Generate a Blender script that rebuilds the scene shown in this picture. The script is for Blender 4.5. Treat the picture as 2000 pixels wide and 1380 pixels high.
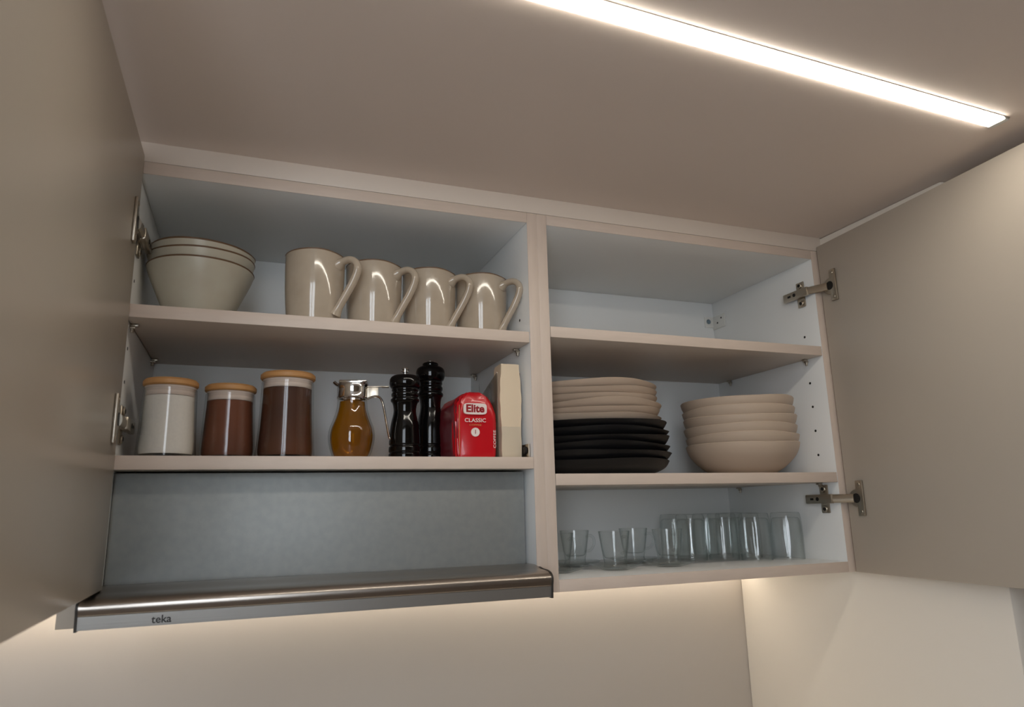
import bpy, bmesh, math, random
from mathutils import Vector, Matrix
for o in list(bpy.data.objects): bpy.data.objects.remove(o)
S = bpy.context.scene
COL = S.collection
PI = math.pi
B = 1.37                      # height of the local zero above the floor

# ------------------------------------------------------------------ camera
CAM_LOC = Vector((-0.4372, -1.0191, B + 0.2089))
YAW, PITCH, ROLL = 0.3631, 0.2177, -0.0235
fw = Vector((math.sin(YAW)*math.cos(PITCH), math.cos(YAW)*math.cos(PITCH), math.sin(PITCH)))
r0 = Vector((math.cos(YAW), -math.sin(YAW), 0)); u0 = r0.cross(fw)
rr = r0*math.cos(ROLL) + u0*math.sin(ROLL); uu = -r0*math.sin(ROLL) + u0*math.cos(ROLL)
cd = bpy.data.cameras.new('camera'); cam = bpy.data.objects.new('camera', cd); COL.objects.link(cam)
M = Matrix((rr, uu, -fw)).transposed().to_4x4(); M.translation = CAM_LOC
cam.matrix_world = M
cd.sensor_width = 36; cd.lens = 1365.29/2000*36; cd.clip_start = .01
cd.dof.use_dof = True; cd.dof.focus_distance = 1.22; cd.dof.aperture_fstop = 6.3
S.camera = cam

# ------------------------------------------------------------------ world, exposure
W = bpy.data.worlds.new('world'); S.world = W; W.use_nodes = True
W.node_tree.nodes['Background'].inputs[0].default_value = (.95, .97, 1, 1)
W.node_tree.nodes['Background'].inputs[1].default_value = .6
S.view_settings.view_transform = 'Standard'; S.view_settings.look = 'None'
S.view_settings.gamma = 1; S.view_settings.use_curve_mapping = False
S.view_settings.exposure = 0.27
S.cycles.transparent_max_bounces = 32
S.cycles.max_bounces = 8; S.cycles.glossy_bounces = 4; S.cycles.transmission_bounces = 4; S.cycles.caustics_reflective = False; S.cycles.caustics_refractive = False
LED_CEIL = 21.0; LED_UNDER = 12.0; WINDOW = 5.4

# ------------------------------------------------------------------ materials
def srgb(r, g, b):
    f = lambda c: (c/255/12.92) if c/255 <= .04045 else ((c/255+.055)/1.055)**2.4
    return (f(r), f(g), f(b), 1)
def mat(name, col, rough=.5, metal=0, spec=.5, noise=None, bump=None, trans=0, ior=1.45, coat=0, emit=None, col2=None, stretch=None):
    """noise=(scale, amount) mottles the colour towards col2; bump=(scale, strength) fine relief"""
    m = bpy.data.materials.new(name); m.use_nodes = True
    nt = m.node_tree; b = nt.nodes['Principled BSDF']
    b.inputs['Base Color'].default_value = col; b.inputs['Roughness'].default_value = rough
    b.inputs['Metallic'].default_value = metal; b.inputs['Specular IOR Level'].default_value = spec
    b.inputs['Transmission Weight'].default_value = trans; b.inputs['IOR'].default_value = ior
    b.inputs['Coat Weight'].default_value = coat; b.inputs['Coat Roughness'].default_value = .05
    if emit:
        b.inputs['Emission Color'].default_value = emit[0]; b.inputs['Emission Strength'].default_value = emit[1]
    if noise or bump:
        tc = nt.nodes.new('ShaderNodeTexCoord'); mp = nt.nodes.new('ShaderNodeMapping')
        nt.links.new(tc.outputs['Object'], mp.inputs['Vector'])
        if stretch: mp.inputs['Scale'].default_value = stretch
    if noise:
        n = nt.nodes.new('ShaderNodeTexNoise'); n.inputs['Scale'].default_value = noise[0]; n.inputs['Detail'].default_value = 2
        nt.links.new(mp.outputs[0], n.inputs['Vector'])
        rmp = nt.nodes.new('ShaderNodeMapRange'); rmp.inputs[1].default_value = .35; rmp.inputs[2].default_value = .7
        rmp.inputs[3].default_value = 0; rmp.inputs[4].default_value = noise[1]
        nt.links.new(n.outputs['Fac'], rmp.inputs[0])
        mx = nt.nodes.new('ShaderNodeMix'); mx.data_type = 'RGBA'
        mx.inputs[6].default_value = col; mx.inputs[7].default_value = col2 or tuple(c*.7 for c in col[:3])+(1,)
        nt.links.new(rmp.outputs[0], mx.inputs[0]); nt.links.new(mx.outputs[2], b.inputs['Base Color'])
    if bump:
        n2 = nt.nodes.new('ShaderNodeTexNoise'); n2.inputs['Scale'].default_value = bump[0]; n2.inputs['Detail'].default_value = 1
        nt.links.new(mp.outputs[0], n2.inputs['Vector'])
        bp = nt.nodes.new('ShaderNodeBump'); bp.inputs['Strength'].default_value = bump[1]; bp.inputs['Distance'].default_value = .001
        nt.links.new(n2.outputs['Fac'], bp.inputs['Height']); nt.links.new(bp.outputs[0], b.inputs['Normal'])
    return m
MT = {
 'front':  mat('beige_satin_lacquer', srgb(183,173,160), .28, spec=.5, bump=(260,.03)),
 'edge':   mat('beige_edge_band', srgb(215,197,182), .45, noise=(140,.25), col2=srgb(197,179,164), stretch=(.15,1,1)),
 'edge_v': mat('beige_edge_band_vertical', srgb(215,197,182), .45, noise=(140,.25), col2=srgb(197,179,164), stretch=(1,1,.15)),
 'inner':  mat('white_melamine', srgb(240,240,238), .42, bump=(400,.03)),
 'shelf':  mat('shelf_melamine', srgb(206,193,180), .42, bump=(400,.03)),
 'ceil':   mat('ceiling_lacquer_panel', srgb(226,212,202), .5, bump=(180,.03)),
 'wall':   mat('painted_backsplash', srgb(198,189,179), .4, bump=(120,.04)),
 'wallr':  mat('painted_side_wall', srgb(240,232,220), .5, bump=(120,.04)),
 'floor':  mat('timber_floor', srgb(190,172,152), .5, noise=(8,.5)),
 'rear':   mat('rear_wall_paint', srgb(150,134,118), .7),
 'filler': mat('beige_cover_strip', srgb(224,210,196), .4),
 'room':   mat('room_paint', srgb(214,206,196), .7),
 'galv':   mat('galvanised_steel', srgb(150,152,150), .5, metal=.35, noise=(90,.5), col2=srgb(136,140,140), bump=(300,.05)),
 'steel':  mat('brushed_steel', srgb(176,168,160), .3, metal=1, bump=(90,.08), stretch=(.03,1,14)),
 'steel_f':mat('brushed_steel_fascia', srgb(178,176,172), .38, metal=.9, bump=(90,.06), stretch=(.03,1,14)),
 'dark':   mat('dark_plastic', srgb(52,48,44), .5),
 'nickel': mat('nickel_plated', srgb(190,180,165), .33, metal=1),
 'chrome': mat('chrome', srgb(225,225,225), .08, metal=1),
 'blackh': mat('screw_recess', srgb(28,25,22), .6),
 'zinc':   mat('zinc_screw', srgb(150,170,185), .25, metal=1),
 'wplast': mat('white_plastic', srgb(222,220,214), .4),
 'led':    mat('led_diffuser_warm', srgb(255,250,240), .5, emit=((1,.93,.81,1), LED_CEIL)),
 'led2':   mat('led_diffuser_warm_under', srgb(255,250,240), .5, emit=((1,.88,.72,1), LED_UNDER)),
 'alu':    mat('aluminium_profile', srgb(205,200,192), .35, metal=1),
 'sky':    mat('daylight_pane', srgb(235,240,255), .5, emit=((.84,.92,1,1), WINDOW)),
 'glaze':  mat('grey_beige_glaze', srgb(186,170,150), .08, spec=.6, noise=(38,.5), col2=srgb(170,154,134), bump=(45,.22), coat=.4),
 'glazeb': mat('grey_green_glaze', srgb(200,193,174), .34, noise=(30,.6), col2=srgb(192,180,160), bump=(60,.15)),
 'rim':    mat('bare_brown_rim', srgb(112,84,60), .5),
 'bamboo': mat('bamboo_lid', srgb(196,146,92), .5, noise=(60,.5), col2=srgb(176,124,72), stretch=(.2,1,1)),
 'seal':   mat('silicone_seal', srgb(214,196,182), .3, spec=.4),
 'sugar':  mat('white_sugar', srgb(232,224,212), .8, noise=(300,.15)),
 'cocoa':  mat('cinnamon_powder', srgb(112,62,38), .7, noise=(14,.6), col2=srgb(78,40,24)),
 'coffee': mat('ground_coffee', srgb(66,34,18), .7, noise=(10,.6), col2=srgb(104,56,22)),
 'mill':   mat('black_lacquer', srgb(9,8,8), .09),
 'bagred': mat('red_foil', srgb(196,14,28), .3, bump=(26,.5), coat=.3),
 'bagshade':mat('red_foil_shaded', srgb(120,20,34), .3, noise=(35,.6), col2=srgb(140,80,84), bump=(26,.5)),  # red foil with side shade and pinkish reflection put into the colour
 'print':  mat('white_print', srgb(238,222,214), .4),
 'printr': mat('red_print', srgb(150,16,26), .4),
 'gold':   mat('gold_print', srgb(214,140,90), .35),
 'cream':  mat('cream_paper', srgb(226,205,176), .5, bump=(34,.7)),
 'cream2': mat('cream_darker', srgb(208,192,168), .5),
 'stone':  mat('matt_beige_stoneware', srgb(196,174,153), .5, bump=(120,.1)),
 'stone2': mat('matt_sand_stoneware', srgb(194,174,154), .5, bump=(120,.1)),
 'blackp': mat('black_stoneware', srgb(20,19,20), .38, bump=(120,.1)),
 'logo':   mat('dark_print', srgb(48,46,46), .5),
}

def thin_glass(name, tint, body=0, f0=.05):
    """clear thin-walled glass: Schlick reflection over a tinted see-through wall"""
    m = bpy.data.materials.new(name); m.use_nodes = True; nt = m.node_tree; N = nt.nodes.new
    nt.nodes.remove(nt.nodes['Principled BSDF']); out = nt.nodes['Material Output']
    lw = N('ShaderNodeLayerWeight'); lw.inputs[0].default_value = .5
    pw = N('ShaderNodeMath'); pw.operation = 'POWER'; pw.inputs[1].default_value = 5
    ma = N('ShaderNodeMath'); ma.operation = 'MULTIPLY_ADD'; ma.inputs[1].default_value = .9; ma.inputs[2].default_value = f0
    nt.links.new(lw.outputs['Facing'], pw.inputs[0]); nt.links.new(pw.outputs[0], ma.inputs[0])
    tr = N('ShaderNodeBsdfTransparent'); tr.inputs[0].default_value = tint
    if not body:
        p3 = N('ShaderNodeMath'); p3.operation = 'POWER'; p3.inputs[1].default_value = 3
        cm = N('ShaderNodeMix'); cm.data_type = 'RGBA'; cm.inputs[6].default_value = tint; cm.inputs[7].default_value = (.80,.845,.835,1)
        nt.links.new(lw.outputs['Facing'], p3.inputs[0]); nt.links.new(p3.outputs[0], cm.inputs[0]); nt.links.new(cm.outputs[2], tr.inputs[0])
    gl = N('ShaderNodeBsdfGlossy'); gl.inputs['Roughness'].default_value = .02
    mx = N('ShaderNodeMixShader'); nt.links.new(ma.outputs[0], mx.inputs[0])
    last = tr
    if body:                                    # cloudy liquid: part of the light is scattered inside
        df = N('ShaderNodeBsdfTranslucent'); df.inputs[0].default_value = tint
        m2 = N('ShaderNodeMixShader'); m2.inputs[0].default_value = body
        nt.links.new(tr.outputs[0], m2.inputs[1]); nt.links.new(df.outputs[0], m2.inputs[2]); last = m2
    nt.links.new(last.outputs[0], mx.inputs[1]); nt.links.new(gl.outputs[0], mx.inputs[2])
    nt.links.new(mx.outputs[0], out.inputs['Surface'])
    return m
MT['glass'] = thin_glass('clear_glass', (.985,.992,.99,1))
MT['glassj'] = thin_glass('jar_glass', (.99,.99,.99,1), f0=.028)
MT['syrup'] = thin_glass('amber_syrup', (.96,.60,.10,1), .30)
MT['film'] = thin_glass('clear_film', (.80,.79,.77,1), .3)
# ------------------------------------------------------------------ helpers
WL = {}                                     # world location of each empty
def link(o): COL.objects.link(o); return o
def tag(o, label=None, cat=None, group=None, kind=None):
    if label: o['label'] = label
    if cat: o['category'] = cat
    if group: o['group'] = group
    if kind: o['kind'] = kind
    return o
def thing(name, label, cat, loc, group=None, rz=0):
    o = link(bpy.data.objects.new(name, None)); o.location = loc; o.rotation_euler = (0,0,rz); o.empty_display_size = .02
    WL[o.name] = Vector(loc)
    return tag(o, label, cat, group)
def obj(name, bm, m, parent=None, world=False, smooth=True, label=None, loc=None):
    me = bpy.data.meshes.new(name)
    bmesh.ops.recalc_face_normals(bm, faces=bm.faces)
    bm.to_mesh(me); bm.free()
    if smooth:
        me.polygons.foreach_set('use_smooth', [True]*len(me.polygons))
        me.set_sharp_from_angle(angle=math.radians(38))
    me.materials.append(MT[m])
    o = link(bpy.data.objects.new(name, me))
    if parent is not None:
        o.parent = parent
        if world:
            w = Vector((0,0,0)); q = parent
            while q is not None: w += Vector(q.location); q = q.parent
            o.location = -w
    if loc is not None: o.location = loc
    if label: o['label'] = label
    return o
def box(lo, hi, bev=.0006, bm=None, rot=None):
    t = bmesh.new()
    bmesh.ops.create_cube(t, size=1)
    lo, hi = Vector(lo), Vector(hi)
    for v in t.verts: v.co = Vector([(lo[i]+hi[i])/2 + v.co[i]*(hi[i]-lo[i]) for i in range(3)])
    if bev: bmesh.ops.bevel(t, geom=t.edges[:], offset=bev, segments=2, affect='EDGES', profile=.5)
    if rot is not None: bmesh.ops.transform(t, matrix=rot, verts=t.verts)
    if bm is None: return t
    merge(bm, t); return bm
def merge(bm, t):
    me = bpy.data.meshes.new('tmp'); t.to_mesh(me); t.free(); bm.from_mesh(me); bpy.data.meshes.remove(me)
def zscale(prof, k): return [(r, z*k) for r, z in prof]
def lathe(prof, n=48, wob=None, bm=None, axis=None):
    """prof [(r,z)...]; r=0 ends are closed to a point. wob(r,z,a)->(r,z)"""
    bm = bm or bmesh.new(); rings = []
    for (r, z) in prof:
        if r <= 1e-6: rings.append([bm.verts.new((0,0,z))])
        else:
            ring = []
            for k in range(n):
                a = 2*PI*k/n; R, Z = wob(r, z, a) if wob else (r, z)
                ring.append(bm.verts.new((R*math.cos(a), R*math.sin(a), Z)))
            rings.append(ring)
    for A, C in zip(rings, rings[1:]):
        for k in range(n):
            k2 = (k+1) % n
            if len(A) == 1 and len(C) == 1: continue
            if len(A) == 1: bm.faces.new((A[0], C[k], C[k2]))
            elif len(C) == 1: bm.faces.new((A[k], A[k2], C[0]))
            else: bm.faces.new((A[k], A[k2], C[k2], C[k]))
    return bm
def spline(pts, n=6):
    out = []; P = [Vector(p) for p in pts]
    for i in range(len(P)-1):
        p0 = P[max(i-1,0)]; p1 = P[i]; p2 = P[i+1]; p3 = P[min(i+2,len(P)-1)]
        for k in range(n):
            t = k/n
            out.append(.5*((2*p1)+(p2-p0)*t+(2*p0-5*p1+4*p2-p3)*t*t+(3*p1-p0-3*p2+p3)*t**3))
    out.append(P[-1]); return out
def smooth2(prof, n=4):
    return [(max(v.x,0), v.y) for v in spline([(a,b,0) for a,b in prof], n)]
def tube(path, r, n=10, bm=None, flat=1.0, side=None, rad=None):
    """sweep an ellipse (r across 'side', r*flat the other way) along path"""
    bm = bm or bmesh.new(); P = [Vector(p) for p in path]; rings = []
    side = Vector(side) if side else Vector((0,1,0))
    for i, p in enumerate(P):
        t = (P[min(i+1,len(P)-1)] - P[max(i-1,0)]).normalized()
        s = (side - t*side.dot(t)).normalized(); q = t.cross(s)
        R = rad(i/(len(P)-1)) if rad else r
        rings.append([bm.verts.new(p + s*R*math.cos(2*PI*k/n) + q*R*flat*math.sin(2*PI*k/n)) for k in range(n)])
    for A, C in zip(rings, rings[1:]):
        for k in range(n): bm.faces.new((A[k], A[(k+1)%n], C[(k+1)%n], C[k]))
    bm.faces.new(rings[0][::-1]); bm.faces.new(rings[-1])
    return bm
def prism(poly, x0, x1, bm=None, bev=0):
    """extrude a (y,z) polygon along x"""
    bm = bm or bmesh.new()
    A = [bm.verts.new((x0,y,z)) for y,z in poly]; C = [bm.verts.new((x1,y,z)) for y,z in poly]
    bm.faces.new(A); bm.faces.new(C[::-1])
    for i in range(len(A)): j = (i+1) % len(A); bm.faces.new((A[i], C[i], C[j], A[j]))
    return bm
def cyl(c, axis, r, h, n=24, bev=0):
    """closed cylinder starting at c along axis"""
    t = lathe([(0,0),(r-bev,0),(r,bev),(r,h-bev),(r-bev,h),(0,h)] if bev else [(0,0),(r,0),(r,h),(0,h)], n)
    q = Vector((0,0,1)).rotation_difference(Vector(axis).normalized()).to_matrix().to_4x4(); q.translation = Vector(c)
    bmesh.ops.transform(t, matrix=q, verts=t.verts); return t
def dup(root, loc, rz=None, label=None):
    c = root.copy(); link(c); c.location = loc
    if rz is not None: c.rotation_euler = (0,0,rz)
    if label: c['label'] = label
    for ch in root.children:
        d = ch.copy(); link(d); d.parent = c
        for g in ch.children:
            e = g.copy(); link(e); e.parent = d
    return c
def text_bm(s, size, depth=.0002, shear=0, width=None, bold=0):
    cu = bpy.data.curves.new('t', 'FONT'); cu.body = s; cu.size = size; cu.extrude = depth; cu.shear = shear; cu.offset = bold
    cu.align_x = 'CENTER'; cu.align_y = 'CENTER'; cu.resolution_u = 4
    o = bpy.data.objects.new('t', cu); COL.objects.link(o)
    bpy.context.view_layer.update()
    me = bpy.data.meshes.new_from_object(o.evaluated_get(bpy.context.evaluated_depsgraph_get()))
    bm = bmesh.new(); bm.from_mesh(me)
    bpy.data.objects.remove(o); bpy.data.curves.remove(cu); bpy.data.meshes.remove(me)
    xs = [v.co.x for v in bm.verts]; w = max(xs)-min(xs); cx = (max(xs)+min(xs))/2
    k = width/w if width else 1
    for v in bm.verts: v.co.x = (v.co.x-cx)*k
    return bm
STAND = Matrix.Rotation(PI/2, 4, 'X')       # text from the xy plane to facing -y

# ------------------------------------------------------------------ measurements (metres, z local)
T = .018
XL = -.599; XR = .590; ZT = .6775; ZB = .083; D = .323; YW = .346; XW = .6185; ZC = .7255
ZS1, ZS2, ZR1, ZR2 = .4881, .2863, .5001, .2605
def Z(z): return B + z

# ------------------------------------------------------------------ structure
def struct(name, bm, m, parent=None, smooth=True):
    o = obj(name, bm, m, parent, smooth=smooth)
    if parent is None: o['kind'] = 'structure'
    return o
struct('floor', box((-2.6,-1.85,-.05), (2.2,.5,0), 0), 'floor')
struct('wall_back', box((-2.6,YW,0), (XW+.6,YW+.12,Z(ZC)+.05), 0), 'wall')
struct('wall_right', box((XW,-.268,0), (XW+.05,YW,Z(ZC)), .006), 'wallr')
wt = thing('worktop', 'unseen pale worktop, added below the backsplash to bounce light', 'worktop', (-.6,.02,.90))  # out of view, added to bounce light up to the ceiling
obj('top', box((-2.4,-.28,.88), (XW-.001,YW-.001,.92), .002), 'wallr', wt, world=True)
obj('plinth_front', box((-2.4,-.24,.002), (XW-.001,-.22,.88), .001), 'front', wt, world=True)
struct('wall_right_return', box((XW+.05,-.15,0), (XW+.6,-.05,Z(ZC)), 0), 'room')
struct('wall_light_block', box((1.15,-1.85,0), (1.25,-.15,Z(1.15)), 0), 'room')  # unseen wall, added to keep sky light off the left door
struct('ceiling', box((-2.6,-.80,Z(ZC)), (2.2,YW,Z(ZC)+.05), 0), 'ceil')
struct('ceiling_upper', box((-2.6,-1.85,Z(1.15)), (2.2,-.75,Z(1.20)), 0), 'room')
struct('wall_soffit', box((-2.6,-.80,Z(ZC)+.05), (2.2,-.75,Z(1.15)), 0), 'room')
# wall behind the photographer with a tall window
wx0, wx1, wz0, wz1, wy = -1.16, -.38, 1.15, B+1.05, -1.75
bm = bmesh.new()
for lo, hi in (((-2.6,wy-.1,0),(wx0,wy,Z(1.15))), ((wx1,wy-.1,0),(2.2,wy,Z(1.15))), ((wx0,wy-.1,0),(wx1,wy,wz0)), ((wx0,wy-.1,wz1),(wx1,wy,Z(1.15)))):
    box(lo, hi, 0, bm)
struct('wall_rear', bm, 'rear')
w1 = link(bpy.data.objects.new('window_1', None)); w1.location = ((wx0+wx1)/2, wy-.05, wz0); w1['kind'] = 'structure'
bm = bmesh.new()
for lo, hi in (((wx0,wy-.07,wz0),(wx0+.06,wy-.01,wz1)), ((wx1-.06,wy-.07,wz0),(wx1,wy-.01,wz1)), ((wx0,wy-.07,wz0),(wx1,wy-.01,wz0+.06)), ((wx0,wy-.07,wz1-.06),(wx1,wy-.01,wz1)), (((wx0+wx1)/2-.03,wy-.07,wz0),((wx0+wx1)/2+.03,wy-.01,wz1))):
    box(lo, hi, .003, bm)
obj('window_frame', bm, 'wplast', w1, world=True)
obj('window_pane', box((wx0+.05,wy-.05,wz0+.05), (wx1-.05,wy-.04,wz1-.05), 0), 'sky', w1, world=True)
# cover strip between the cabinets and the ceiling, and the narrow filler left of the hood
struct('trim_1', box((-.75,0,Z(ZT+T+.0006)), (XW,.018,Z(ZC)), .0005), 'filler')
struct('trim_2', box((-.6405,0,Z(ZB-.003)), (-.6175,.018,Z(ZT+T)), .0008), 'front')
struct('trim_3', box((-1.3,.137,Z(ZB)), (-.6415,YW-.001,Z(ZC)-.001), .0008), 'front')

# ------------------------------------------------------------------ cabinets
def panel(name, lo, hi, m, parent, band=None, bm_mat='edge', bev=.0004):
    """panel with its front edge band as a sub-part"""
    lo = list(lo); hi = list(hi)
    p = obj(name, box((lo[0],lo[1]+(.001 if band else 0),lo[2]), hi, bev), m, parent, world=True)
    if band:
        obj('edge_band', box((lo[0],lo[1],lo[2]), (hi[0],lo[1]+.001,hi[2]), .0003), bm_mat, p, world=True)
    return p
def pin(parent, x, y, z, s):
    """shelf support: peg into the side panel with a small spoon; s = direction of the shelf"""
    bm = cyl((x,y,z-.005), (s,0,0), .0025, .007, 12)
    box((min(x+s*.002,x+s*.011),y-.0035,z-.0035), (max(x+s*.002,x+s*.011),y+.0035,z-.0005), .0005, bm)
    tb = cyl((x+s*.003,y,z-.012), (0,0,1), .0022, .009, 10); merge(bm, tb)
    obj('shelf_pin', bm, 'nickel', parent, world=True)
def hole(parent, x, y, z, s):
    obj('pin_hole', cyl((x-s*.0005,y,z), (s,0,0), .0024, .0007, 14), 'blackh', parent, world=True)
def hinge(parent, s, z, ang=0, ydoor=-.045, xp=None, xd=None):
    """s=+1 for the right-hand door; built on the side panel face xp with the cup plate on the door face xd"""
    h = link(bpy.data.objects.new('hinge', None)); h.parent = parent; h.location = Vector((xp,.037,Z(z))) - Vector(parent.location)
    n = -s                                       # into the cabinet
    def X(a): return xp + n*a
    def bxx(a0, a1, y0, y1, z0, z1, bm=None, bev=.0008):
        return box((min(X(a0),X(a1)),y0,Z(z+z0)), (max(X(a0),X(a1)),y1,Z(z+z1)), bev, bm)
    # cross mounting plate
    bm = bxx(0, .003, .026, .046, -.026, .026, bev=.0015)
    for q in (-.0185,.0185):
        merge(bm, cyl((X(.003),.036,Z(z+q)), (n,0,0), .006, .0025, 18, .0008))
    bxx(.003, .008, .02, .06, -.007, .007, bm)
    mp = obj('mounting_plate', bm, 'nickel', h, world=True)
    for q in (-.0185,.0185):
        obj('screw', cyl((X(.0055),.036,Z(z+q)), (n,0,0), .0032, .0006, 14), 'blackh', mp, world=True)
    # arm over the plate
    bm = bxx(.006, .014, .008, .073, -.0085, .0085, bev=.0018)
    arm = obj('hinge_arm', bm, 'nickel', h, world=True)
    obj('adjusting_screw', cyl((X(.0138),.042,Z(z)), (n,0,0), .0036, .0009, 14), 'blackh', arm, world=True)
    obj('adjusting_slot', bxx(.0138,.0144,.052,.060,-.002,.002,bev=0), 'blackh', arm, world=True)
    # bridge from the arm to the cup
    xa = X(.010); xb = xd + n*.0045
    bm = tube([(xa,.013,Z(z)), (xa+(xb-xa)*.4,-.002,Z(z)), (xb,ydoor+.008,Z(z))], .0076, 12, flat=.4, side=(0,0,1))
    obj('hinge_bridge', bm, 'nickel', h, world=True)
    # cup and flange plate on the door
    bm = box((min(xd,xd+n*.0040),ydoor-.012,Z(z-.031)), (max(xd,xd+n*.0040),ydoor+.003,Z(z+.031)), .001)
    merge(bm, cyl((xd-n*.0005,ydoor+.004,Z(z)), (n,0,0), .0160, .0040, 28, .001))
    cp = obj('hinge_cup', bm, 'nickel', h, world=True)
    obj('cup_recess', cyl((xd+n*.0036,ydoor+.003,Z(z)), (n,0,0), .0085, .0008, 24), 'blackh', cp, world=True)
    for q in (-.024,.024):
        obj('screw', cyl((xd+n*.0040,ydoor-.0045,Z(z+q)), (n,0,0), .0035, .0010, 14, .0004), 'nickel', cp, world=True)
    return h

def carcass(x0, x1, side, label):
    c = thing('wall_cabinet', label, 'cabinet', ((x0+x1)/2, .16, Z(ZB)))
    panel('side_panel', (x0-T,0,Z(ZB)), (x0-.0002,D+.006,Z(ZT+T)), 'inner', c, 1, 'edge_v')
    panel('side_panel', (x1+.0002,0,Z(ZB)), (x1+T,D+.006,Z(ZT+T)), 'inner', c, 1, 'edge_v')
    panel('top_panel', (x0,0,Z(ZT)), (x1,D,Z(ZT+T)), 'inner', c, 1)
    obj('back_panel', box((x0,D,Z(ZB)), (x1,D+.006,Z(ZT)), .0003), 'inner', c, world=True)
    return c
LC = carcass(XL, -T, -1, 'left open wall cabinet holding mugs, jars and a red coffee bag above the hood')
RC = carcass(T, XR, 1, 'right open wall cabinet holding plate stacks and clear glassware')
panel('shelf', (XL+.001,.0006,Z(ZS1-T)), (-T-.001,D-.002,Z(ZS1)), 'shelf', LC, 1)
panel('shelf', (XL,.0,Z(ZS2-T)), (-T,D,Z(ZS2)), 'shelf', LC, 1)
panel('shelf', (T+.001,.0006,Z(ZR1-T)), (XR-.001,D-.002,Z(ZR1)), 'shelf', RC, 1)
panel('shelf', (T+.001,.0006,Z(ZR2-T)), (XR-.001,D-.002,Z(ZR2)), 'shelf', RC, 1)
panel('bottom_panel', (T,0,Z(ZB)), (XR,D,Z(ZB+T)), 'inner', RC, 1)
for y in (.041,.277):
    pin(RC, XR, y, Z(ZR1-T), -1); pin(RC, T, y, Z(ZR1-T), 1); pin(RC, XR, y, Z(ZR2-T), -1); pin(RC, T, y, Z(ZR2-T), 1)
    pin(LC, -T, y+.008, Z(ZS1-T), -1); pin(LC, XL, y, Z(ZS1-T), 1)
for z in (.528,.4349,.3883,.3416,.2952):
    hole(RC, XR, .041, Z(z), -1)
for z in (.5186,): hole(LC, -T, .044, Z(z), -1)
for z in (.532,.4349,.3883): hole(LC, XL, .041, Z(z), 1)
# doors
def door(parent, s, xh, yh, z0, z1, ang, w=.597):
    """hinged at (xh,yh); inner face plane at local x=0, thickness outwards; opened so it runs towards -y, turned by ang"""
    t = box((0 if s > 0 else -.019, -w, z0), (.019 if s > 0 else 0, 0, z1), .0012)
    R = Matrix.Translation((xh,yh,0)) @ Matrix.Rotation(ang, 4, 'Z')
    bmesh.ops.transform(t, matrix=R, verts=t.verts)
    return obj('door', t, 'front', parent, world=True)
door(RC, 1, .6035, -.0025, Z(.0826), Z(.7035), -.056)
door(LC, -1, -.5945, -.0025, Z(.1225), Z(.7035), 0)
hinge(RC, 1, .6142, xp=XR, xd=.6012, ydoor=-.033)
hinge(RC, 1, .2125, xp=XR, xd=.6012, ydoor=-.033)
hinge(LC, -1, .5925, xp=XL, xd=-.5945, ydoor=-.033)
hinge(LC, -1, .3290, xp=XL, xd=-.5945, ydoor=-.033)
# hanging bracket in the far corner of the right cabinet
br = link(bpy.data.objects.new('hanging_bracket', None)); br.parent = RC; br.location = Vector((XR,D,Z(.629))) - RC.location
bm = box((XR-.026,D-.0025,Z(.617)), (XR,D,Z(.643)), .0006); box((XR-.0025,D-.045,Z(.612)), (XR,D,Z(.643)), .0006, bm)
obj('plate', bm, 'wplast', br, world=True)
obj('screw', cyl((XR-.0165,D-.0025,Z(.631)), (0,-1,0), .0058, .003, 20, .0012), 'zinc', br, world=True)
for y, z in ((.300,.6345),(.3145,.6255)):
    obj('screw_hole', cyl((XR-.0025,y-.01,Z(z)), (-1,0,0), .0022, .0004, 12), 'blackh', br, world=True)
# connector fittings low on the divider
bm = box((-T-.003,.012,Z(ZS2)), (-T,.042,Z(ZS2+.022)), .0006)
f = obj('connector_plate', bm, 'nickel', LC, world=True)
obj('cam_screw', cyl((-T-.003,.0225,Z(ZS2+.012)), (-1,0,0), .006, .004, 18, .001), 'blackh', f, world=True)
bm = cyl((T,.014,Z(ZB+T+.014)), (1,0,0), .0068, .004, 20, .001)
f = obj('cam_fitting', bm, 'blackh', RC, world=True)
obj('cam_slot', cyl((T+.004,.014,Z(ZB+T+.014)), (1,0,0), .003, .0006, 12), 'nickel', f, world=True)

# ------------------------------------------------------------------ range hood
H = thing('range_hood', 'built-in steel range hood with slide-out visor below the mug cabinet', 'hood', (-.31,.15,Z(ZB)))
obj('housing', box((XL+.0005,.0305,Z(.100)), (-.0235,.31,Z(ZS2-T-.003)), .0008), 'galv', H, world=True)
prof = spline([(0,.030,.1250),(0,.006,.1248),(0,-.018,.1206),(0,-.036,.1196),(0,-.0480,.1172),(0,-.0548,.1122),(0,-.0563,.1070),(0,-.0546,.1000)], 5)
poly = [(v.y, Z(v.z)) for v in prof] + [(-.0535,Z(.0988)),(.06,Z(.0988)),(.06,Z(.125))]
obj('visor', prism(poly, -.6085, -.0185), 'steel', H, world=True)
obj('fascia', prism([(-.0540,Z(.0986)),(-.0522,Z(.0836)),(-.048,Z(.0836)),(-.048,Z(.0986))], -.6085, -.0185), 'steel_f', H, world=True)
obj('base_plate', box((XL+.004,-.046,Z(.0845)), (-.0235,.30,Z(.0985)), .0008), 'galv', H, world=True)
cap = [(v.y-.0008, Z(v.z)+.0006) for v in prof[8:]] + [(-.0540,Z(.0822)),(.0,Z(.0822)),(.0,Z(.1215))]
for x0, x1 in ((-.6112,-.6085),(-.0185,-.0158)):
    obj('end_cap', prism(cap, x0, x1), 'dark', H, world=True)
bm = text_bm('teka', .0125, .0001, width=.0215, bold=.0002)
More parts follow.
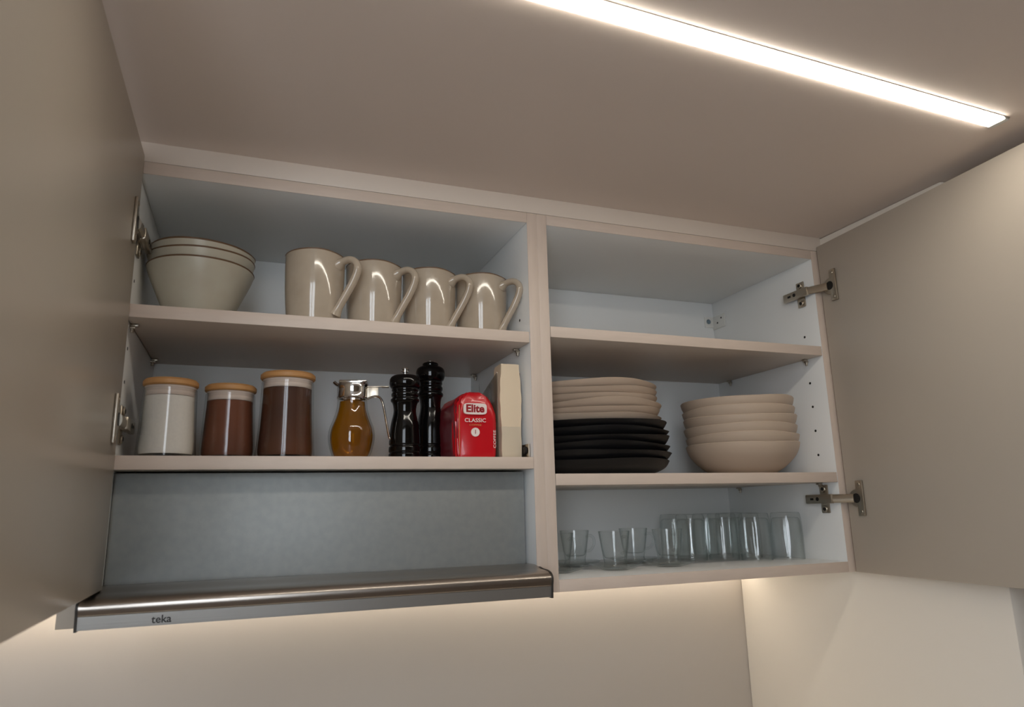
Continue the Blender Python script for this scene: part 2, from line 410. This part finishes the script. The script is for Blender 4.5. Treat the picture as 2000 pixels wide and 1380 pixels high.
bmesh.ops.transform(bm, matrix=Matrix.Translation((-.5215,-.0533,Z(.0905))) @ Matrix.Rotation(PI/2+.12, 4, 'X'), verts=bm.verts)
obj('logo', bm, 'logo', H, world=True, smooth=False)

# ------------------------------------------------------------------ lamps
def led(name, label, x0, x1, yc, z, w, m, ang=0, drop=.0035):
    t = thing(name, label, 'light', ((x0+x1)/2, yc, z))
    R = Matrix.Rotation(ang, 4, 'Z'); L = (x1-x0)/2
    def b(lo, hi, bev): q = box(lo, hi, bev); bmesh.ops.transform(q, matrix=R, verts=q.verts); return q
    obj('profile', b((-L,-w/2-.0012,-.0012), (L,w/2+.0012,0), .0003), 'alu', t)
    obj('diffuser', b((-L,-w/2,-drop), (L-.009,w/2,-.0012), .0008), m, t)
    obj('end_cap', b((L-.009,-w/2,-drop-.0003), (L,w/2,-.0012), .0008), 'wplast', t)
    return t
led('led_strip_light', 'long glowing LED strip set in the ceiling above the open cabinets', -.42, .534, -.4442, Z(ZC), .0240, 'led', .034)
led('led_strip_light', 'LED strip under the cabinets washing the backsplash', -1.25, .6165, .312, Z(ZB-.0002), .012, 'led2', 0, .004)

# ------------------------------------------------------------------ items: left cabinet, upper shelf
random.seed(4)
def wobble(seed, az=.003, ar=.002, zmin=0, zmax=1):
    rnd = random.Random(seed); ph = [rnd.uniform(0,2*PI) for _ in range(6)]; am = [rnd.uniform(.5,1) for _ in range(6)]
    def f(r, z, a):
        k = min(max((z-zmin)/(zmax-zmin),0),1)**2
        dz = az*k*(am[0]*math.sin(2*a+ph[0])*.6+am[1]*math.sin(3*a+ph[1])*.5+am[2]*math.sin(5*a+ph[2])*.25)
        dr = ar*k*(am[3]*math.sin(2*a+ph[3])*.6+am[4]*math.sin(3*a+ph[4])*.5+am[5]*math.sin(7*a+ph[5])*.2)
        return r+dr, z+dz
    return f
names = ['lowest of three stacked grey conical bowls, resting on the shelf',
         'middle of three stacked grey conical bowls with a brown rim',
         'topmost of three stacked grey conical bowls beside the mugs']
for i in range(3):
    t = thing('cereal_bowl', names[i], 'bowl', (-.519,.112,Z(ZS1)+(0,.0160,.0265)[i]), 'stacked conical bowls')
    wb = wobble(20+i, .0014, .0008, .02, .088)
    out = smooth2([(.040,0),(.0415,.006),(.0520,.032),(.0662,.070),(.0733,.090),(.0768,.103)], 4)
    inn = smooth2([(.0746,.1045),(.0712,.090),(.0636,.070),(.0490,.032),(.0425,.0145),(.0400,.0105),(.030,.0085),(0,.008)], 4)
    obj('body', lathe(zscale([(0,.002),(.034,.002),(.036,0)]+out+inn, .85), 64, wb), 'glazeb', t)
    obj('rim', lathe(zscale([(.0767,.1022),(.0773,.1040),(.0758,.1058),(.0743,.1046),(.0750,.1036),(.0767,.1022)], .85), 64, wb), 'rim', t)
mug = thing('mug', 'mug nearest the bowls, its foot at the shelf edge', 'mug', (-.354,.052,Z(ZS1)), 'grey-beige glazed mugs')
out = smooth2([(.0385,.0015),(.0390,.004),(.0404,.014),(.0422,.034),(.0437,.060),(.0445,.088),(.0447,.1150)], 4)
inn = smooth2([(.0416,.1155),(.0408,.090),(.0395,.055),(.038,.020),(.033,.008),(0,.007)], 4)
wb = wobble(5, .0012, .0009, .0, .12)
obj('body', lathe(zscale([(0,.0025),(.034,.0025),(.036,0)]+out+[(.0446,.1160)]+inn, .93), 64, wb), 'glaze', mug)
obj('rim', lathe(zscale([(.0447,.1146),(.0450,.1163),(.0432,.1175),(.0414,.1163),(.0422,.1152),(.0447,.1146)], .93), 64, wb), 'rim', mug)
hp = spline([(.0405,0,.0965),(.0500,0,.1020),(.0640,0,.1035),(.0745,0,.0960),(.0765,0,.0830),(.0690,0,.0640),(.0560,0,.0420),(.0455,0,.0250),(.0390,0,.0130)], 5)
hp = [Vector((p.x,p.y,p.z*.93)) for p in hp]
hb = tube(hp, .0075, 14, flat=.78, side=(0,1,0), rad=lambda t: .0070+.0045*max(0,1-t*8)+.0040*max(0,(t-.88)*8))
obj('handle', hb, 'glaze', mug)
mug.rotation_euler.z = math.radians(-41)
for (x, y, a, l) in ((-.259,.075,-43,'second mug from the bowls, between two other mugs'),
                     (-.1646,.085,-44,'third mug from the bowls, behind the second mug\'s handle'),
                     (-.0725,.086,-50,'last mug of the row, handle towards the cabinet divider')):
    dup(mug, (x,y,Z(ZS1)), math.radians(a), l)

# ------------------------------------------------------------------ items: left cabinet, lower shelf
def jar(loc, rl, rn, rb, h, content, label, fill):
    t = thing('storage_jar', label, 'jar', loc, 'glass jars with bamboo lids')
    zl = h-.0095
    out = smooth2([(rb-.002,0),(rb,.003),(rb-.0006,.016),(rb-(rb-rn)*.55,.05),(rn+.0008,zl-.022),(rn,zl-.004)], 4)
    inn = [(rn-.0022,zl-.004)]+smooth2([(rn-.0022,zl-.022),(rb-(rb-rn)*.55-.0024,.05),(rb-.003,.016),(rb-.0040,.006)], 4)+[(0,.005)]
    obj('glass_body', lathe([(0,0)]+out+inn, 56), 'glassj', t)
    ci = [(0,.0054)]+[(max(r-.0003,0),z) for r,z in smooth2([(rb-.0044,.0062),(rb-.003,.016),(rb-(rb-rn)*.55-.0024,.05),(rn-.0022,zl-.022)],4) if z < fill]
    ci += [(ci[-1][0], fill),(0,fill+.001)]
    obj('contents', lathe(ci, 48), content, t)
    obj('seal', lathe([(0,zl-.014),(rn-.0035,zl-.014),(rn-.0026,zl-.012),(rn-.0026,zl-.009),(rn-.0034,zl-.0075),(rn-.0026,zl-.006),(rn-.0026,zl-.003),(rn-.0012,zl-.001),(0,zl-.001)], 48), 'seal', t)
    obj('lid', lathe([(0,zl-.0006),(rl-.002,zl-.0006),(rl,zl+.0014),(rl,h-.003),(rl-.003,h),(0,h)], 56), 'bamboo', t)
    return t
jar((-.5435,.066,Z(ZS2)), .0362, .0347, .0385, .1105, 'sugar', 'jar filled with white sugar under a bamboo lid', .0862)
jar((-.4650,.094,Z(ZS2)), .0362, .0345, .0388, .1100, 'cocoa', 'shortest jar, filled with reddish brown powder under a bamboo lid', .0857)
jar((-.3845,.086,Z(ZS2)), .0402, .0378, .0425, .1305, 'coffee', 'tallest jar, filled with dark brown grounds under a bamboo lid', .1063)

sy = thing('syrup_dispenser', 'honey dispenser with amber syrup and a chrome pouring top', 'dispenser', (-.2865,.090,Z(ZS2)))
def flute(amp):
    def f(r, z, a):
        k = max(0, min(1, (z-.006)/.02)) * max(0, min(1, (.088-z)/.015))
        return r*(1+amp*k*abs(math.cos(6*a))-amp*k*.5), z
    return f
so = smooth2([(.0255,0),(.0270,.003),(.0320,.016),(.0352,.035),(.0335,.050),(.0275,.066),(.0238,.080),(.0226,.094),(.0224,.098)], 4)
si = [(max(r-.0030,0), max(z,.004)) for r, z in so]
obj('glass_body', lathe([(0,0)]+so+si[::-1]+[(0,.004)], 72, flute(.035)), 'glassj', sy)
sc = [(r-.0004, z) for r, z in si if z > .0045 and z < .092]
obj('syrup', lathe([(0,.0045)]+sc+[(0,.0925)], 72, flute(.035)), 'syrup', sy)
bm = lathe([(.0205,.096),(.0240,.096),(.0246,.0975),(.0240,.099),(.0238,.110),(.0240,.117),(.0232,.1195),(.0215,.120),(0,.1205)], 48)
obj('cap', bm, 'chrome', sy)
bm = tube(spline([(-.018,-.004,.117),(-.024,-.004,.1185),(-.0285,-.004,.1225)],4), .0055, 10, flat=.5)
obj('spout', bm, 'chrome', sy)
bm = box((-.020,-.017,.1195), (.023,.017,.1245), .0018)
obj('slide_lid', bm, 'chrome', sy)
bm = box((.020,-.0035,.1150), (.048,.0035,.1165), .0006); box((.045,-.0060,.1145), (.0565,.0060,.1160), .0006, bm); box((.022,-.001,.098), (.040,.001,.1155), .0004, bm)
obj('thumb_lever', bm, 'nickel', sy)
bm = tube(spline([(.023,0,.0965),(.034,0,.1005),(.042,0,.0985),(.0475,0,.088),(.0530,0,.060),(.0580,0,.036),(.0600,0,.033)],6), .0034, 10, flat=.55)
obj('handle', bm, 'chrome', sy)
sy.rotation_euler.z = math.radians(-14)

def mill(loc, prof, knob, label, flat=1.0):
    t = thing('pepper_mill', label, 'pepper mill', loc, 'black pepper mills')
    split = prof['split']
    obj('body', lathe([(0,0)]+smooth2(prof['body'],3)+[(0,prof['body'][-1][1])], 48), 'mill', t)
    obj('head', lathe([(0,split)]+smooth2(prof['head'],4)+[(0,prof['head'][-1][1])], 48), 'mill', t)
    z = prof['head'][-1][1]
    obj('knob', lathe([(0,z-.001),(.0030,z-.001)]+[(r, z+q*flat) for r, q in ((.0034,.003),(knob,.0036),(knob,.0062),(knob*.85,.0072),(knob,.0082),(knob,.0108),(knob*.9,.0117),(0,.0119))], 10 if flat == 1 else 28), 'chrome', t)
b1 = [(.0248,0),(.0252,.003),(.0250,.010),(.0236,.0118),(.0238,.013),(.0250,.0145),(.0248,.021),(.0232,.023),(.0234,.0245),(.0246,.026),(.0245,.033),(.0238,.046),(.0218,.060),(.0190,.072),(.0180,.080),(.0190,.088),(.0208,.093),(.0226,.0945),(.0228,.098),(.0208,.0995),(.0206,.102),(.0218,.1035),(.0218,.107),(.0204,.108),(.0204,.111),(.0214,.112),(.0212,.1155)]
h1 = [(.0200,.1158),(.0232,.1172),(.0252,.122),(.0252,.127),(.0238,.1325),(.0195,.1365),(.0110,.1385),(.0070,.1388)]
mill((-.2030,.090,Z(ZS2)), {'body':b1,'head':h1,'split':.1157}, .0064, 'shorter black pepper mill with a silver knob, beside the honey dispenser')
k = 1.19
b2 = [(r*.96, z*k) for r, z in b1]; h2 = [(.0190,.1378),(.0222,.1395),(.0246,.146),(.0248,.1535),(.0228,.1600),(.0180,.1635),(.0135,.1645),(.0135,.1690),(.0100,.1712),(.0050,.1715)]
mill((-.1490,.138,Z(ZS2)), {'body':b2,'head':h2,'split':.1377}, .0062, 'taller black pepper mill standing behind, next to the red coffee bag', .22)

# coffee bag: brick pack with a gathered top
def bagmesh(w, d, h, peak, seed, n=11):
    """rows from bottom to top; each row a rounded rectangle w x d scaled by the profile"""
    rnd = random.Random(seed); bm = bmesh.new(); rings = []
    rows = [(0,.95,.98),(.006,1,1),(.03,1.02,1),(.055,1.035,.995),(.068,1.02,.985),(.077,.97,.97),(.084,.90,.95),(.0905,.80,.93),(.0955,.68,.91),(.0992,.53,.88),(.1015,.40,.84),(.1025,.30,.78)]
    for (z, kx, ky) in rows:
        ring = []
        for i in range(56):
            a = 2*PI*i/56; c, s = math.cos(a), math.sin(a)
            e = .22 if z < .07 else .30
            x = math.copysign(abs(c)**e, c)*w/2*kx; y = math.copysign(abs(s)**e, s)*d/2*ky
            j = .0009*math.sin(i*1.7+z*210+seed)+.0006*math.sin(i*.9-z*330)
            ring.append(bm.verts.new((x+j, y+j*.8, z*h/.1025 + (0 if z < .01 else .0006*math.sin(i*1.3)))))
        rings.append(ring)
    for A, C in zip(rings, rings[1:]):
        for k in range(56): bm.faces.new((A[k], A[(k+1)%56], C[(k+1)%56], C[k]))
    bm.faces.new(rings[0][::-1]); bm.faces.new(rings[-1])
    return bm
cb = thing('coffee_bag', 'red foil bag of ground coffee standing by the pepper mills', 'coffee bag', (-.1010,.095,Z(ZS2)))
bag = obj('bag', bagmesh(.070,.130,.1060,0,3), 'bagred', cb)
bag.data.materials.append(MT['bagshade'])
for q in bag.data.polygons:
    if q.normal.x < -.85: q.material_index = 1  # left-facing sides take the painted shade
fy = -.0672
lb = bmesh.new(); pp = []
for k in range(48):                              # rounded panel, bulging sides
    a = 2*PI*k/48; c, q = math.cos(a), math.sin(a); e = .38
    pp.append((-.0028+math.copysign(abs(c)**e,c)*.0192, .0772+math.copysign(abs(q)**e,q)*.0088))
A = [lb.verts.new((x,fy-.0006,z)) for x,z in pp]; C_ = [lb.verts.new((x,fy+.003,z)) for x,z in pp]
lb.faces.new(A); lb.faces.new(C_[::-1])
for k in range(48): lb.faces.new((A[k], C_[k], C_[(k+1)%48], A[(k+1)%48]))
obj('brand_panel', lb, 'print', cb)
def word(s, size, x, z, width, m, y=fy-.0008, bold=0):
    b_ = text_bm(s, size, .0002, width=width, bold=bold)
    bmesh.ops.transform(b_, matrix=Matrix.Translation((x,y,z)) @ STAND, verts=b_.verts)
    return obj('lettering', b_, m, cb, smooth=False)
word('Elite', .0165, -.0028, .0772, .0300, 'printr', bold=.0006)
word('CLASSIC', .0085, -.0028, .0588, .0350, 'print', y=fy-.0002, bold=.0001)
word('COFFEE', .0036, -.0028, .0515, .0200, 'gold', y=fy-.0002)
obj('roundel', cyl((-.0028,fy+.003,.0405), (0,-1,0), .0070, .0032, 28), 'print', cb)
word('1', .009, -.0028, .0405, None, 'printr', y=fy-.0004)
obj('seam', box((-.0290,fy-.0002,.006), (-.0282,fy+.003,.083), .0003), 'gold', cb)
b_ = text_bm('COFFEE', .006, .0002, width=.028)
bmesh.ops.transform(b_, matrix=Matrix.Translation((.0290,fy-.0002,.030)) @ STAND @ Matrix.Rotation(PI/2, 4, 'Z'), verts=b_.verts)
obj('lettering', b_, 'print', cb, smooth=False)

# cream packet wrapped in film
cp = thing('cream_packet', 'tall narrow cream paper packet wrapped in film against the divider', 'packet', (-.0430,.0460,Z(ZS2)))
def packmesh(w, d, z0, z1, bul, taper, seed, rows=12):
    bm = bmesh.new(); rings = []
    for i in range(rows+1):
        t = i/rows; z = z0+(z1-z0)*t
        kx = 1 + bul*math.sin(PI*t)**1.2 - taper*t
        ring = []
        pts = [(-1,-1),(-.6,-1.03),(0,-1.04),(.6,-1.03),(1,-1),(1.02,-.4),(1.02,.4),(1,1),(0,1.02),(-1,1),(-1.02,.4),(-1.02,-.4)]
        for j, (a, c) in enumerate(pts):
            n_ = .0007*math.sin(seed+i*1.9+j*2.3)
            ring.append(bm.verts.new((a*w/2*kx+n_, c*d/2+n_, z)))
        rings.append(ring)
    for A, C in zip(rings, rings[1:]):
        for k in range(len(A)): j = (k+1) % len(A); bm.faces.new((A[k], A[j], C[j], C[k]))
    bm.faces.new(rings[0][::-1]); bm.faces.new(rings[-1]); return bm
obj('paper_block', packmesh(.0335,.034,.050,.1525,.14,.10,1), 'cream', cp)
obj('lower_block', packmesh(.0335,.034,0,.0502,.0,.0,2,4), 'cream2', cp)  # lower part of the packet, smoother and a darker cream
bm = bmesh.new(); box((-.0205,-.010,.0), (-.0198,.085,.140), .0002, bm); box((.0190,-.010,.0), (.0197,.085,.140), .0002, bm); box((-.0205,.0845,0), (.0197,.0852,.110), .0002, bm)
for v in bm.verts: 
    if v.co.z > .1 and .06 < v.co.y < .0849: v.co.z -= .03
obj('film', bm, 'film', cp)

# ------------------------------------------------------------------ items: right cabinet, middle shelf
ordn = ['bottom','second from bottom','third from bottom','fourth from bottom','second from top','topmost']
def plate(z, R, h, m, label, grp, seed, dx, dy):
    wb = wobble(seed, .0030, .003, .004, h)
    out = smooth2([(R*.60,0),(R*.63,.0015),(R*.80,.006),(R*.93,h*.52),(R*.995,h*.93)], 4)
    inn = smooth2([(R*.985,h),(R*.92,h*.68),(R*.80,.0115),(R*.60,.0065),(0,.006)], 4)
    o = obj('dinner_plate', lathe([(0,.002),(R*.56,.002),(R*.57,0)]+out+[(R,h*.975)]+inn, 72, wb), m)
    o.location = (.166+dx, .163+dy, z); o.rotation_euler.z = seed*1.3
    return tag(o, label, 'plate', grp)
rnd = random.Random(11)
z = Z(ZR2)
for i in range(6):
    plate(z, [.1425,.1450,.1445,.1440,.1415,.1405][i], .0275, 'blackp', 'black stoneware plate, %s of the six black ones' % ordn[i], 'black plates in the stack', 31+i, .002, rnd.uniform(-.002,.002)); z += .0136
for i in range(6):
    plate(z, [.1335,.1330,.1350,.1310,.1310,.1305][i], .0245, 'stone', 'beige stoneware plate, %s of the six beige ones' % ordn[i], 'beige plates in the stack', 51+i, [-.002,-.002,.001,-.004,-.004,-.004][i], rnd.uniform(-.002,.002)); z += .0117
for i in range(6):
    h, R = .066, .1075
    wb = wobble(71+i, .0026, .0016, .015, h)
    out = smooth2([(.056,0),(.0595,.0035),(.0780,.017),(.0960,.037),(.1045,.053),(R,h*.985)], 5)
    inn = smooth2([(R-.004,h),(.1000,.053),(.0915,.0385),(.0735,.0195),(.055,.0085),(0,.0075)], 5)
    o = obj('serving_bowl', lathe(zscale([(0,.002),(.051,.002),(.053,0)]+out+[(R-.001,h+.0006)]+inn, .885), 72, wb), 'stone2')
    o.location = (.4735+[0,.0015,-.001,-.0015,-.003,-.004][i], .117, Z(ZR2)+i*.0170); o.rotation_euler.z = i*.5
    tag(o, 'beige stoneware bowl, %s of the stack of six' % ordn[i], 'bowl', 'beige bowls stacked beside the plates')

# ------------------------------------------------------------------ items: right cabinet, bottom: glassware
ZG = Z(ZB+T)
sau = obj('glass_saucer', lathe([(0,0),(.022,0),(.024,.0012),(.034,.0035),(.0455,.0088),(.0462,.0098),(.0452,.0104),(.033,.0058),(.023,.0036),(.0215,.0026),(0,.0026)], 56), 'glass')
cup = thing('espresso_cup', 'x', 'glass cup', (0,0,0), 'small clear glass cups')
co = smooth2([(.0178,0),(.0200,.0012),(.0204,.0040),(.0190,.0075),(.0192,.0110),(.0215,.0230),(.0245,.0420),(.0272,.0600),(.0276,.0615)], 4)
ci = smooth2([(.0262,.0616),(.0246,.0500),(.0222,.0340),(.0195,.0210),(.0150,.0165),(0,.0155)], 4)
obj('body', lathe([(0,.0008),(.014,.0008)]+co+[(.0270,.0622)]+ci, 48), 'glass', cup)
obj('handle', tube(spline([(.0252,0,.0495),(.034,0,.0520),(.0420,0,.0460),(.0415,0,.0340),(.0335,0,.0250),(.0222,0,.0235)],5), .0030, 10, flat=.8), 'glass', cup)
spots = [(.0670,.110,20,'hidden half behind the divider, front row'), (.1715,.102,28,'in the middle of the front row'), (.2840,.108,35,'at the right of the front row'),
         (.1430,.203,5,'at the left of the back row'), (.2700,.206,-5,'at the right of the back row')]
for i, (x, y, a, l) in enumerate(spots):
    s = sau if i == 0 else link(sau.copy()); s.location = (x,y,ZG)
    tag(s, 'clear glass saucer under the small cup ' + l, 'saucer', 'clear glass saucers')
    if i == 0: cup.location = (x,y,ZG+.0027); cup.rotation_euler.z = math.radians(a); cup['label'] = 'small clear glass cup ' + l
    else: dup(cup, (x,y,ZG+.0027), math.radians(a), 'small clear glass cup ' + l)
tm = bmesh.new()
def dimple(r, z, a):
    k = max(0, min(1, (z-.01)/.02))*max(0, min(1, (.078-z)/.01)); return r*(1-.018*k*(.5+.5*math.cos(10*a))), z
to = [(.0290,0),(.0296,.0010)]+smooth2([(.0297,.004),(.0300,.030),(.0296,.060),(.0284,.078),(.0268,.0865)],4)+[(.0255,.0880),(.018,.0882),(.010,.0872),(0,.0870)]
ti = [(.0283,.0008)]+smooth2([(.0281,.004),(.0283,.030),(.0278,.060),(.0262,.0740),(.0225,.0785)],4)+[(0,.0790)]
tum = obj('tumbler', lathe((ti[::-1]+to), 60, dimple), 'glass')
tsp = [(.3950,.197,'leftmost of the front row, by the small cups'), (.4560,.178,'second in the front row from the small cups'), (.4945,.128,'nearest the shelf front, third in the row'), (.5570,.112,'in front nearest the right side panel'),
       (.4010,.264,'at the left end of the back row'), (.4690,.246,'second from the left in the back row'), (.5225,.192,'in the middle behind the third one'), (.5400,.264,'in the far right corner')]
for i, (x, y, l) in enumerate(tsp):
    o = tum if i == 0 else link(tum.copy()); o.location = (x,y,ZG); o.rotation_euler.z = i*.7
    tag(o, 'upturned clear tumbler ' + l, 'tumbler', 'upturned clear tumblers')
